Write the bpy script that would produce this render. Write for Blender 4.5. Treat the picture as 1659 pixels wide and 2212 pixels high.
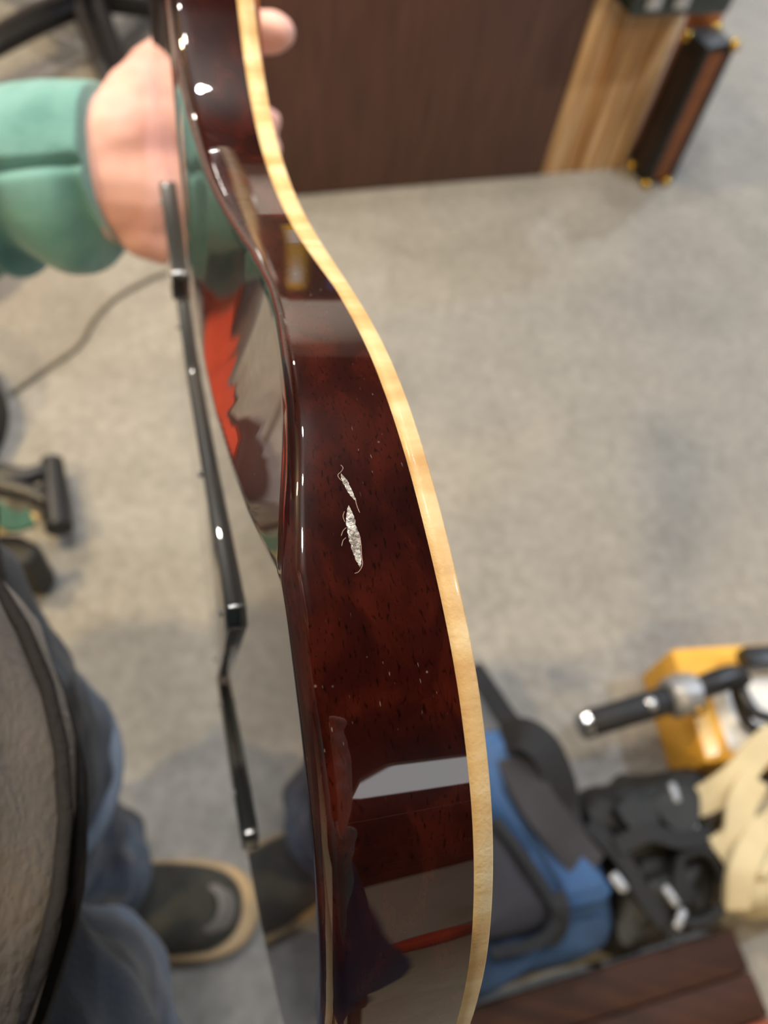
import bpy, bmesh, math, random
from mathutils import Vector, Matrix, noise
random.seed(7)
for o in list(bpy.data.objects): bpy.data.objects.remove(o)
scene = bpy.context.scene
C = scene.collection

# ------------------------------------------------------------------ camera
F, CX, CY = 1660.0, 829.5, 1106.0          # focal length and centre for a 1659 x 2212 frame
H = 1.05
M = Matrix(((0.97920173, 0.20288907, 0.0), (0.17147450, -0.82758584, 0.53450742), (0.10844571, -0.52339058, -0.84516378)))
def w_of(c): return M @ Vector(c) + Vector((0, 0, H))        # lens frame (right, down, forward) to world
cd = bpy.data.cameras.new('camera'); cam = bpy.data.objects.new('camera', cd); C.objects.link(cam)
R = Matrix((M.col[0], -M.col[1], -M.col[2])).transposed()
cam.matrix_world = Matrix.Translation((0, 0, H)) @ R.to_4x4()
cd.sensor_fit = 'VERTICAL'; cd.sensor_height = 24.0; cd.lens = 24.0 * F / 2212.0
cd.clip_start = 0.004
cd.dof.use_dof = True; cd.dof.focus_distance = 0.162; cd.dof.aperture_fstop = cd.lens / 2.7; cd.dof.aperture_blades = 0
scene.camera = cam

# ------------------------------------------------------------------ world, lamps, exposure
wd = bpy.data.worlds.new('world'); scene.world = wd; wd.use_nodes = True
wd.node_tree.nodes['Background'].inputs[0].default_value = (0.9, 0.95, 1, 1)
wd.node_tree.nodes['Background'].inputs[1].default_value = 0.15
vs = scene.view_settings
vs.view_transform = 'Standard'; vs.look = 'None'; vs.gamma = 1.0; vs.use_curve_mapping = False
vs.exposure = 0.0
CEIL = 2.55
LAMPS = []          # x, y, power, colour
WARM, COOL = (1.0, 0.74, 0.38), (0.78, 0.88, 1.0)
for (x, y, p, c) in ((-1.3, -0.9, 34, WARM), (-1.3, 0.8, 36, WARM), (-1.4, 3.6, 46, (1, .9, .78)),
                     (-0.34, 0.47, 7, (1, .96, .90)), (-0.34, 0.92, 8, (1, .96, .90)), (-0.34, 1.50, 8, (1, .96, .90)),
                     (0.40, -1.55, 32, WARM), (1.75, 1.0, 30, COOL), (1.6, 3.5, 46, COOL), (-2.55, 1.7, 34, (1, .93, .82))):  # unseen rear warm, far-wall and left-wall lamps, added to brighten carpet and walls
    LAMPS.append((x, y, p, c))

# ------------------------------------------------------------------ helpers
def lin(h):
    h = h.lstrip('#'); r = []
    for i in (0, 2, 4):
        v = int(h[i:i+2], 16) / 255
        r.append(v / 12.92 if v <= 0.04045 else ((v + 0.055) / 1.055) ** 2.4)
    return (*r, 1.0)
MATS = {}
def mat(name, col, rough=0.6, metal=0.0, coat=0.0, spec=0.5, ior=1.5, col2=None, scale=30.0, mapping=None, coords='Object',
        bump=0.0, bscale=None, emit=None, estr=0.0, detail=4.0, lo=0.35, hi=0.65, coat_ior=1.5, sheen=0.0):
    if name in MATS: return MATS[name]
    m = bpy.data.materials.new(name); m.use_nodes = True; nt = m.node_tree
    b = nt.nodes['Principled BSDF']
    col = lin(col) if isinstance(col, str) else col
    b.inputs['Base Color'].default_value = col
    b.inputs['Roughness'].default_value = rough; b.inputs['Metallic'].default_value = metal
    b.inputs['Specular IOR Level'].default_value = spec; b.inputs['IOR'].default_value = ior
    b.inputs['Coat Weight'].default_value = coat; b.inputs['Coat Roughness'].default_value = 0.012; b.inputs['Coat IOR'].default_value = coat_ior
    b.inputs['Sheen Weight'].default_value = sheen
    if emit: b.inputs['Emission Color'].default_value = lin(emit) if isinstance(emit, str) else emit; b.inputs['Emission Strength'].default_value = estr
    tc = nt.nodes.new('ShaderNodeTexCoord'); mp = nt.nodes.new('ShaderNodeMapping')
    nt.links.new(tc.outputs[coords], mp.inputs[0])
    if mapping: mp.inputs['Scale'].default_value = mapping
    nz = nt.nodes.new('ShaderNodeTexNoise'); nz.inputs['Scale'].default_value = scale; nz.inputs['Detail'].default_value = detail
    nt.links.new(mp.outputs[0], nz.inputs['Vector'])
    if col2:
        col2 = lin(col2) if isinstance(col2, str) else col2
        rp = nt.nodes.new('ShaderNodeValToRGB'); rp.color_ramp.elements[0].position = lo; rp.color_ramp.elements[1].position = hi
        rp.color_ramp.elements[0].color = col; rp.color_ramp.elements[1].color = col2
        nt.links.new(nz.outputs[0], rp.inputs[0]); nt.links.new(rp.outputs[0], b.inputs['Base Color'])
    if bump:
        nb = nz
        if bscale:
            nb = nt.nodes.new('ShaderNodeTexNoise'); nb.inputs['Scale'].default_value = bscale; nb.inputs['Detail'].default_value = 3
            nt.links.new(mp.outputs[0], nb.inputs['Vector'])
        bp = nt.nodes.new('ShaderNodeBump'); bp.inputs['Strength'].default_value = bump; bp.inputs['Distance'].default_value = 0.004
        nt.links.new(nb.outputs[0], bp.inputs['Height']); nt.links.new(bp.outputs[0], b.inputs['Normal'])
    MATS[name] = m
    return m
def tag(o, label=None, cat=None, group=None, kind=None):
    if label: o['label'] = label
    if cat: o['category'] = cat
    if group: o['group'] = group
    if kind: o['kind'] = kind
    return o
def empty(name, loc, label, cat, group=None, mtx=None):
    o = bpy.data.objects.new(name, None); C.objects.link(o); o.empty_display_size = 0.02
    if mtx is not None: o.matrix_world = mtx
    else: o.location = loc
    return tag(o, label, cat, group)
def link_mesh(name, me, m, parent=None, smooth=True, world=True):
    o = bpy.data.objects.new(name, me); C.objects.link(o)
    if m is not None and not me.materials: me.materials.append(m)
    if smooth:
        for p in me.polygons: p.use_smooth = True
    if parent is not None:
        o.parent = parent
        if world:
            bpy.context.view_layer.update()
            o.matrix_parent_inverse = parent.matrix_world.inverted()
    return o
def from_bm(name, bm, m, parent=None, smooth=True, world=True):
    me = bpy.data.meshes.new(name); bmesh.ops.recalc_face_normals(bm, faces=bm.faces); bm.to_mesh(me); bm.free()
    return link_mesh(name, me, m, parent, smooth, world)
def sharp(o, ang=40):
    me = o.data
    for p in me.polygons: p.use_smooth = True
    me.set_sharp_from_angle(angle=math.radians(ang)); return o
def catmull(pts, n, closed=False):
    P = [Vector(p) for p in pts]; L = len(P); out = []
    segs = L if closed else L - 1
    per = max(1, n // segs)
    for i in range(segs):
        if closed: a, b, c, d = P[(i-1) % L], P[i], P[(i+1) % L], P[(i+2) % L]
        else: a, b, c, d = P[max(i-1, 0)], P[i], P[i+1], P[min(i+2, L-1)]
        for k in range(per):
            t = k / per
            out.append(0.5*((2*b) + (c-a)*t + (2*a-5*b+4*c-d)*t*t + (3*b-a-3*c+d)*t**3))
    if not closed: out.append(P[-1])
    return out
def tube_bm(bm, pts, rad, seg=14, n=None, cap=True, flat=None, up=None):
    """round (or flattened) tube along pts; rad a number or list"""
    if not isinstance(rad, (list, tuple)): rad = [rad] * len(pts)
    R_ = [(r, r, 0) if not isinstance(r, (list, tuple)) else (r[0], r[1], 0) for r in rad]
    P = catmull(pts, n) if n else [Vector(p) for p in pts]
    RR = catmull(R_, n) if n else [Vector(r) for r in R_]
    rings = []; prev = None
    for i, p in enumerate(P):
        t = (P[min(i+1, len(P)-1)] - P[max(i-1, 0)]).normalized()
        if prev is None:
            a = Vector(up) if up else (Vector((0, 0, 1)) if abs(t.z) < .9 else Vector((1, 0, 0)))
        else: a = prev
        a = (a - t * a.dot(t)).normalized(); prev = a; b = t.cross(a)
        rings.append([bm.verts.new(p + b*(math.cos(2*math.pi*k/seg)*RR[i].x) + a*(math.sin(2*math.pi*k/seg)*RR[i].y)) for k in range(seg)])
    for i in range(len(rings)-1):
        for k in range(seg): bm.faces.new((rings[i][k], rings[i][(k+1) % seg], rings[i+1][(k+1) % seg], rings[i+1][k]))
    if cap: bm.faces.new(rings[0][::-1]); bm.faces.new(rings[-1])
    return rings
def tube(name, pts, rad, m, parent=None, seg=14, n=None, up=None, wr=0.0, ws=20.0, ridge=None):
    bm = bmesh.new(); tube_bm(bm, pts, rad, seg, n, up=up)
    if wr:
        bm.normal_update()
        for v in bm.verts: v.co += v.normal * wr * (noise.noise(v.co*ws) + .5*noise.noise(v.co*ws*2.3))
    return sharp(from_bm(name, bm, m, parent), 60)
def box_bm(bm, cx, cy, cz, sx, sy, sz, rz=0.0, mtx=None):
    r = bmesh.ops.create_cube(bm, size=1)['verts']
    mt = Matrix.Translation((cx, cy, cz)) @ Matrix.Rotation(rz, 4, 'Z') @ Matrix.Diagonal((sx, sy, sz, 1))
    if mtx: mt = mtx @ mt
    for v in r: v.co = mt @ v.co
    return r
def box(name, c, s, m, parent=None, rz=0.0, bevel=0.0, seg=2, mtx=None):
    bm = bmesh.new(); box_bm(bm, *c, *s, rz=rz, mtx=mtx)
    if bevel: bmesh.ops.bevel(bm, geom=list(bm.edges), offset=bevel, segments=seg, profile=.5, affect='EDGES')
    return sharp(from_bm(name, bm, m, parent), 35)
def ray(px, py): return M @ Vector(((px-CX)/F, (py-CY)/F, 1.0))
def at(px, py, z=0.0):
    r = ray(px, py); return r * ((z - H) / r.z) + Vector((0, 0, H))
def atd(px, py, d): return w_of(((px-CX)/F*d, (py-CY)/F*d, d))
def prism(name, outline, z0, z1, m, parent=None, bevel=0.01, seg=3, smooth_n=0, puff=0.0, sub=0, wr=0.0, ws=18.0):
    """solid with a given plan outline (world x, y), standing from z0 to z1"""
    pts = [Vector((p[0], p[1], 0)) for p in outline]
    if smooth_n: pts = catmull(pts, smooth_n, True)
    c = sum(pts, Vector()) / len(pts); bm = bmesh.new()
    lev = []
    steps = [(0, 1.0), (1, 1.0)] if not bevel else [(0, None)]
    def ring(z, ins):
        out = []
        for p in pts:
            d = (p - c); l = d.length; q = c + d * max(0.02, (l - ins) / max(l, 1e-6)); out.append(bm.verts.new((q.x, q.y, z)))
        return out
    h = z1 - z0; b = min(bevel, h*.48)
    prof = [(z0, b*.6), (z0 + b*.4, b*.15), (z0 + b, 0)]
    if h > 3*b: prof += [(z0 + h*.5, -puff*.4)]
    for k in range(seg + 1):
        a = math.pi/2 * k/seg; prof.append((z1 - b + b*math.sin(a), b*(1-math.cos(a))))
    ext = min((p-c).length for p in pts)
    for k in range(1, 6):
        t = k/6; prof.append((z1 + puff*math.sin(t*math.pi/2), b + (ext*0.95-b)*t))
    rings = [ring(z, i) for z, i in prof]
    for i in range(len(rings)-1):
        for k in range(len(pts)): bm.faces.new((rings[i][k], rings[i][(k+1) % len(pts)], rings[i+1][(k+1) % len(pts)], rings[i+1][k]))
    bm.faces.new(rings[0][::-1]); bm.faces.new(rings[-1])
    if wr:
        bm.normal_update()
        for v in bm.verts:
            if v.co.z > z0 + .004: v.co += v.normal * wr * (noise.noise(v.co*ws) + .6*noise.noise(v.co*ws*2.1))
    o = from_bm(name, bm, m, parent); sharp(o, 50)
    if sub:
        md = o.modifiers.new('sub', 'SUBSURF'); md.levels = sub; md.render_levels = sub
    return o
def strap(name, pts, wid, thick, m, parent=None, n=24, upv=(0, 0, 1)):
    """flat ribbon with thickness along pts"""
    P = catmull(pts, n); bm = bmesh.new(); rings = []
    for i, p in enumerate(P):
        t = (P[min(i+1, len(P)-1)] - P[max(i-1, 0)]).normalized()
        s = t.cross(Vector(upv)).normalized(); u = s.cross(t)
        rings.append([bm.verts.new(p + s*a*wid/2 + u*b*thick/2) for a, b in ((-1, -1), (1, -1), (1, 1), (-1, 1))])
    for i in range(len(rings)-1):
        for k in range(4): bm.faces.new((rings[i][k], rings[i][(k+1) % 4], rings[i+1][(k+1) % 4], rings[i+1][k]))
    bm.faces.new(rings[0][::-1]); bm.faces.new(rings[-1])
    return sharp(from_bm(name, bm, m, parent), 50)
def capsules(bm, chain, seg=12):
    """tapered limb: chain of (point, radius), closed by spheres at each joint"""
    for i, (p, r) in enumerate(chain):
        s = bmesh.ops.create_uvsphere(bm, u_segments=seg, v_segments=8, radius=r)['verts']
        for v in s: v.co += Vector(p)
    for i in range(len(chain)-1):
        tube_bm(bm, [chain[i][0], chain[i+1][0]], [chain[i][1], chain[i+1][1]], seg)
def remeshed(name, bm, m, voxel, parent=None, smooth=6, world=True, wr=0.0, ws=20.0):
    me = bpy.data.meshes.new(name); bmesh.ops.recalc_face_normals(bm, faces=bm.faces); bm.to_mesh(me); bm.free()
    tmp = bpy.data.objects.new('tmp', me); C.objects.link(tmp)
    r = tmp.modifiers.new('r', 'REMESH'); r.mode = 'VOXEL'; r.voxel_size = voxel
    s = tmp.modifiers.new('s', 'SMOOTH'); s.iterations = smooth; s.factor = .5
    dg = bpy.context.evaluated_depsgraph_get()
    nm = bpy.data.meshes.new_from_object(tmp.evaluated_get(dg)); bpy.data.objects.remove(tmp); nm.name = name
    nm.materials.clear()
    if wr:
        no = [v.normal.copy() for v in nm.vertices]
        for v, q in zip(nm.vertices, no): v.co += q * wr * (noise.noise(v.co*ws) + .5*noise.noise(v.co*ws*2.2))
    return link_mesh(name, nm, m, parent, True, world)

# ------------------------------------------------------------------ materials
carpet = mat('carpet', '#8c8984', 0.95, col2='#a19e99', scale=55, detail=6, bump=.7, bscale=420, spec=.1, lo=.3, hi=.7)
def patchy(m, sc, amt):
    nt = m.node_tree; b = nt.nodes['Principled BSDF']; lk = b.inputs['Base Color'].links[0]; src = lk.from_socket
    tc = nt.nodes.new('ShaderNodeTexCoord'); nz = nt.nodes.new('ShaderNodeTexNoise'); nz.inputs['Scale'].default_value = sc; nz.inputs['Detail'].default_value = 5
    nt.links.new(tc.outputs['Object'], nz.inputs['Vector'])
    mr = nt.nodes.new('ShaderNodeMapRange'); mr.inputs[1].default_value = .3; mr.inputs[2].default_value = .7; mr.inputs[3].default_value = 1-amt; mr.inputs[4].default_value = 1+amt
    nt.links.new(nz.outputs[0], mr.inputs[0])
    mx = nt.nodes.new('ShaderNodeVectorMath'); mx.operation = 'SCALE'
    nt.links.new(src, mx.inputs[0]); nt.links.new(mr.outputs[0], mx.inputs['Scale']); nt.links.new(mx.outputs[0], b.inputs['Base Color'])
patchy(carpet, 9, .09)
white_wall = mat('white_wall_paint', '#e9e6e0', 0.8, col2='#f1eee8', scale=3)
dark_ceiling = mat('black_ceiling_paint', '#0f0e0e', 0.95, spec=.1)
panel_brown = mat('dark_walnut_laminate', '#4d332b', 0.45, col2='#5c3e34', scale=9, mapping=(9, 9, .8), spec=.4)
oak = mat('pale_oak', '#a0713d', 0.5, col2='#e3c094', scale=7, mapping=(9, 9, .3), detail=3, lo=.4, hi=.62)
black_vinyl = mat('black_vinyl', '#121214', 0.42, bump=.2, bscale=300)
brown_leather = mat('brown_leatherette', '#7d4519', 0.5, col2='#6e3a14', scale=40)
brass = mat('brass', '#c9a14a', 0.18, metal=1.0)
chrome = mat('chrome', '#d8d8da', 0.15, metal=1.0)
steel_grey = mat('grey_cast_metal', '#9c9da0', 0.45, metal=.6)
green_metal = mat('dark_green_enamel', '#14221d', 0.25, coat=.6)
black_plastic = mat('black_plastic', '#17171a', 0.38)
black_foam = mat('black_foam', '#1a1b20', 0.55, bump=.3, bscale=200)
yellow_card = mat('yellow_cardboard', '#e8b245', 0.65, col2='#dda432', scale=14)
yellow_tape = mat('glossy_yellow_tape', '#e3ae1c', 0.2, coat=.5)
paper = mat('white_paper', '#eeeeee', 0.7)
blue_nylon = mat('blue_nylon', '#3a6095', 0.7, col2='#325584', scale=30, bump=.3, bscale=500)
navy_nylon = mat('navy_nylon', '#24405f', 0.75, col2='#1c3350', scale=24, bump=.3, bscale=500)
grey_nylon = mat('charcoal_nylon', '#37343a', 0.75, col2='#2f2d30', scale=24, bump=.3, bscale=500)
dark_web = mat('dark_webbing', '#17181d', 0.7, bump=.3, bscale=600)
black_nylon = mat('black_nylon', '#0f0f10', 0.6, col2='#1f1f1e', scale=22, bump=.5, bscale=90)
tan_canvas = mat('tan_canvas', '#c6b793', 0.85, col2='#d6c9a6', scale=16, bump=.4, bscale=350)
bench_dark = mat('dark_bench_wood', '#2e1a12', 0.6, col2='#432718', scale=7, mapping=(1, 10, 6), spec=.25)
bench_red = mat('red_brown_bench_wood', '#8a431f', 0.5, col2='#6f3117', scale=7, mapping=(1, 10, 6))
denim = mat('blue_denim', '#161d2b', 0.85, col2='#455468', scale=9, bump=.35, bscale=500, detail=6, sheen=.15)
denim_hem = mat('denim_hem', '#6d7887', 0.85, bump=.4, bscale=400)
jacket_m = mat('grey_fleece', '#6f665f', 0.9, col2='#938982', scale=16, bump=.25, bscale=220, sheen=.2)
jacket_band = mat('dark_grey_knit', '#2b2829', 0.9, bump=.4, bscale=300)
zip_m = mat('dark_zip', '#2a2522', 0.4, metal=.5)
green_fleece = mat('teal_green_fleece', '#4b7f80', 0.9, col2='#669b9b', scale=18, bump=.4, bscale=420, sheen=.3)
green_rib = mat('teal_green_rib', '#5f9799', 0.9, col2='#78aeb0', scale=26, bump=.3, bscale=420, sheen=.3)
skin = mat('skin', '#e8bab3', 0.5, col2='#dda59d', scale=22, spec=.4)
MATS['skin'].node_tree.nodes['Principled BSDF'].inputs['Subsurface Weight'].default_value = .12
MATS['skin'].node_tree.nodes['Principled BSDF'].inputs['Subsurface Radius'].default_value = (.012, .004, .002)
hair_m = mat('brown_hair', '#2c1d14', 0.6, bump=.6, bscale=120)
shoe_m = mat('charcoal_shoe_knit', '#2b2a25', 0.8, col2='#38362f', scale=40, bump=.5, bscale=300)
toe_m = mat('grey_shoe_toe', '#6d6863', 0.4)
sole_m = mat('tan_shoe_sole', '#b09672', 0.7)
cable_m = mat('grey_cable', '#5a5448', 0.5)
red_cloth = mat('orange_red_cloth', '#c23a12', 0.8, col2='#a92d0c', scale=8)
shelf_wood = mat('red_brown_shelf_wood', '#7a3216', 0.4, col2='#5f2410', scale=6, mapping=(1, 1, 8))
yellow_plastic = mat('yellow_plastic', '#e0b400', 0.4)
blue_plastic = mat('blue_plastic', '#3b4fae', 0.4)
lamp_glow = mat('lamp_glow', '#ffffff', 0.5, emit=(1, .93, .82, 1), estr=30)
lamp_trim = mat('white_lamp_trim', '#e8e8e6', 0.5)

# ------------------------------------------------------------------ room
X0, X1, Y0, Y1 = -3.2, 3.3, -2.6, 4.6
def slab(name, c, s, m):
    o = box(name, c, s, m); o['kind'] = 'structure'; return o
slab('floor', ((X0+X1)/2, (Y0+Y1)/2, -.02), (X1-X0, Y1-Y0, .04), carpet)
slab('ceiling', ((X0+X1)/2, (Y0+Y1)/2, CEIL+.06), (X1-X0, Y1-Y0, .04), dark_ceiling)
slab('wall_front', ((X0+X1)/2, Y1+.05, CEIL/2), (X1-X0+.2, .1, CEIL+.12), white_wall)
slab('wall_rear', ((X0+X1)/2, Y0-.05, CEIL/2), (X1-X0+.2, .1, CEIL+.12), white_wall)
slab('wall_left', (X0-.05, (Y0+Y1)/2, CEIL/2), (.1, Y1-Y0, CEIL+.12), white_wall)
slab('wall_right', (X1+.05, (Y0+Y1)/2, CEIL/2), (.1, Y1-Y0, CEIL+.12), white_wall)
for i, (x, y, p, c) in enumerate(LAMPS):
    row = ('rearmost', 'second', 'farthest')[i % 3]; colm = ('left', 'middle', 'right', 'wall')[i // 3]
    lab_ = 'round ceiling light added to brighten the left wall' if i == 9 else '%s round recessed ceiling light of the %s row' % (row, colm)
    e = empty('ceiling_light', (x, y, CEIL), lab_, 'ceiling light', 'recessed ceiling lights')
    bm = bmesh.new()
    prof = [(.062, .02), (.085, .02), (.09, 0.0), (.085, -.006), (.064, -.006), (.062, .02)]
    rings = [[bm.verts.new((x+r*math.cos(2*math.pi*k/28), y+r*math.sin(2*math.pi*k/28), CEIL+z)) for k in range(28)] for r, z in prof[:-1]]
    for a in range(len(rings)):
        for k in range(28): bm.faces.new((rings[a][k], rings[a][(k+1) % 28], rings[(a+1) % len(rings)][(k+1) % 28], rings[(a+1) % len(rings)][k]))
    from_bm('trim_ring', bm, lamp_trim, e)
    bm = bmesh.new(); bmesh.ops.create_circle(bm, cap_ends=True, segments=28, radius=.061, matrix=Matrix.Translation((x, y, CEIL+.012)))
    from_bm('lens', bm, lamp_glow, e)
    ld = bpy.data.lights.new('downlight', 'AREA'); ld.shape = 'DISK'; ld.size = .12; ld.energy = p; ld.color = c; ld.spread = math.radians(150)
    lo = bpy.data.objects.new('downlight', ld); C.objects.link(lo); lo.parent = e; lo.location = (0, 0, -.012)

pl = empty('panel_light', (2.0, -1.62, CEIL), 'long rectangular ceiling panel light guessed near the rear wall for a white reflection', 'ceiling light')  # guessed unseen panel, placed for the white reflection on the guitar side
box('frame', (2.0, -1.62, CEIL+.022), (1.22, .54, .03), lamp_trim, pl, 0, .004)
box('diffuser', (2.0, -1.62, CEIL+.006), (1.16, .48, .006), mat('panel_glow', '#ffffff', .5, emit=(.95, .97, 1, 1), estr=3.2), pl)

# ------------------------------------------------------------------ guitar
S = 0.80
GN, GU, GV = Vector((0.9569829, -0.09979863, 0.27244074)), Vector((0.09598477, 0.99500766, 0.02732563)), Vector((-0.27380768, 0, 0.96178446))
GD, GT = 0.0265052*S, 0.045*S
gm = Matrix((M @ GU, M @ GV, M @ GN)).transposed().to_4x4()
gm.translation = w_of(GN * GD)
near = [(-.263,.4067),(-.2491,.4056),(-.2343,.4029),(-.2186,.3984),(-.2026,.3927),(-.186,.3849),(-.1684,.3739),(-.1499,.3591),(-.1306,.3401),(-.1112,.3171),(-.0928,.2928),(-.0765,.2706),(-.0626,.2523),(-.0507,.2381),(-.0404,.2273),(-.0312,.2191),(-.0227,.2125),(-.0148,.2072),(-.0072,.2025),(.0001,.1986),(.0072,.1951),(.014,.192),(.0207,.1891),(.0272,.1865),(.0336,.1843),(.04,.1823),(.0463,.1808),(.0526,.1796),(.0589,.1789),(.0653,.1784),(.0717,.1782),(.0783,.1783),(.0851,.1789),(.0921,.18),(.0994,.1816),(.1072,.1838),(.1155,.1867),(.1244,.1904),(.1345,.1955),(.146,.2025),(.1594,.2115)]
rest = [(.178,.2265),(.197,.2465),(.213,.272),(.223,.302),(.2285,.335),(.229,.370),(.2255,.405),(.219,.440),(.208,.474),(.191,.506),(.167,.532),(.136,.552),(.098,.566),(.055,.578),(.008,.596),(-.04,.618),(-.09,.636),(-.14,.644),(-.19,.640),(-.24,.630),(-.29,.621),(-.34,.622),(-.39,.628),(-.43,.625),(-.462,.602),(-.477,.565),(-.48,.52),(-.48,.475),(-.474,.438),(-.458,.408),(-.432,.391),(-.40,.386),(-.365,.389),(-.33,.397),(-.295,.4045)]
ctrl = near + rest
def interp(tab, x):
    if x <= tab[0][0]: return tab[0][1]
    for (a, b), (c, d) in zip(tab, tab[1:]):
        if x <= c: return b + (d-b)*(x-a)/(c-a)
    return tab[-1][1]
BIND = [(-.30,.036),(-.263,.036),(-.21,.0357),(-.16,.0361),(-.11,.0367),(-.095,.0374),(-.073,.0388),(-.03,.0387),(.02,.039),(.09,.0393),(.16,.0397)]
WED = [(-.30,.0),(-.2432,.0013),(-.2208,.0018),(-.2029,.0025),(-.1841,.004),(-.1535,.006),(-.1275,.0089),(-.1015,.0118),(-.0785,.0126),(-.064,.0116),(-.0442,.0094),(-.0279,.0075),(-.0136,.0052),(-.0006,.0028),(.0174,.0)]
out = catmull([(a, b, 0) for a, b in ctrl], len(ctrl)*6, True)
# even the spacing a little and smooth
for _ in range(4): out = [(out[i-1] + out[i]*2 + out[(i+1) % len(out)])/4 for i in range(len(out))]
NS = len(out)
isnear = [i < len(near)*6 for i in range(NS)]
nrm = []
for i in range(NS):
    t = (out[(i+1) % NS] - out[i-1]).normalized(); nn = Vector((-t.y, t.x, 0))
    nrm.append(nn)
ctr = Vector((-.02, .47, 0))
if sum(n.dot(ctr-p) for n, p in zip(nrm, out)) < 0: nrm = [-n for n in nrm]
for _ in range(3): nrm = [((nrm[i-1] + nrm[i]*2 + nrm[(i+1) % NS])/4).normalized() for i in range(NS)]
CREASE = [(-.34,.66),(-.24,.60),(-.157,.50),(-.1,.428),(-.068,.393),(-.041,.354),(-.016,.303),(.002,.258),(.014,.214),(.020,.188),(.024,.15)]
arc = [0.0]
for i in range(1, NS+1): arc.append(arc[-1] + (out[i % NS]-out[i-1]).length*S)
def wedge(i): return 1.26*interp(WED, out[i].x) if isnear[i] or out[i].x < -.25 and out[i].y < .45 else 0.0
def wback(p, i):
    e = wedge(i)
    if e <= 0: return 0.0
    dp = interp(CREASE, p.x) - p.y
    if dp <= 0: return 0.0
    de = max(interp(CREASE, out[i].x) - out[i].y, 1e-4)
    q = min(dp/de, 1.0)
    return e * (1.75*q - 0.75*q*q)
bw = [interp(BIND, p.x) if (n_ or p.y < .45) else .039 for p, n_ in zip(out, isnear)]
RO = .0060
def loft(name, prof, m, parent, closed_top=None, uvs=True):
    """prof(i) -> list of (Vector, s) around station i; loops closed round the outline"""
    bm = bmesh.new(); uvl = bm.loops.layers.uv.new('uv'); rows = []; tt = []
    for i in range(NS):
        pr = prof(i); rows.append([bm.verts.new(p*S) for p, s in pr]); tt.append([s for p, s in pr])
    nk = len(rows[0])
    for i in range(NS):
        j = (i+1) % NS
        for k in range(nk-1):
            f_ = bm.faces.new((rows[i][k], rows[j][k], rows[j][k+1], rows[i][k+1]))
            ui = (arc[i], arc[i+1])
            for l, (a, b) in zip(f_.loops, ((ui[0], tt[i][k]), (ui[1], tt[j][k]), (ui[1], tt[j][k+1]), (ui[0], tt[i][k+1]))): l[uvl].uv = (a, b*S)
    if closed_top is not None:
        bm.faces.new([rows[i][-1] for i in range(NS)])
    return from_bm(name, bm, m, parent, True, world=False)

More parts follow.
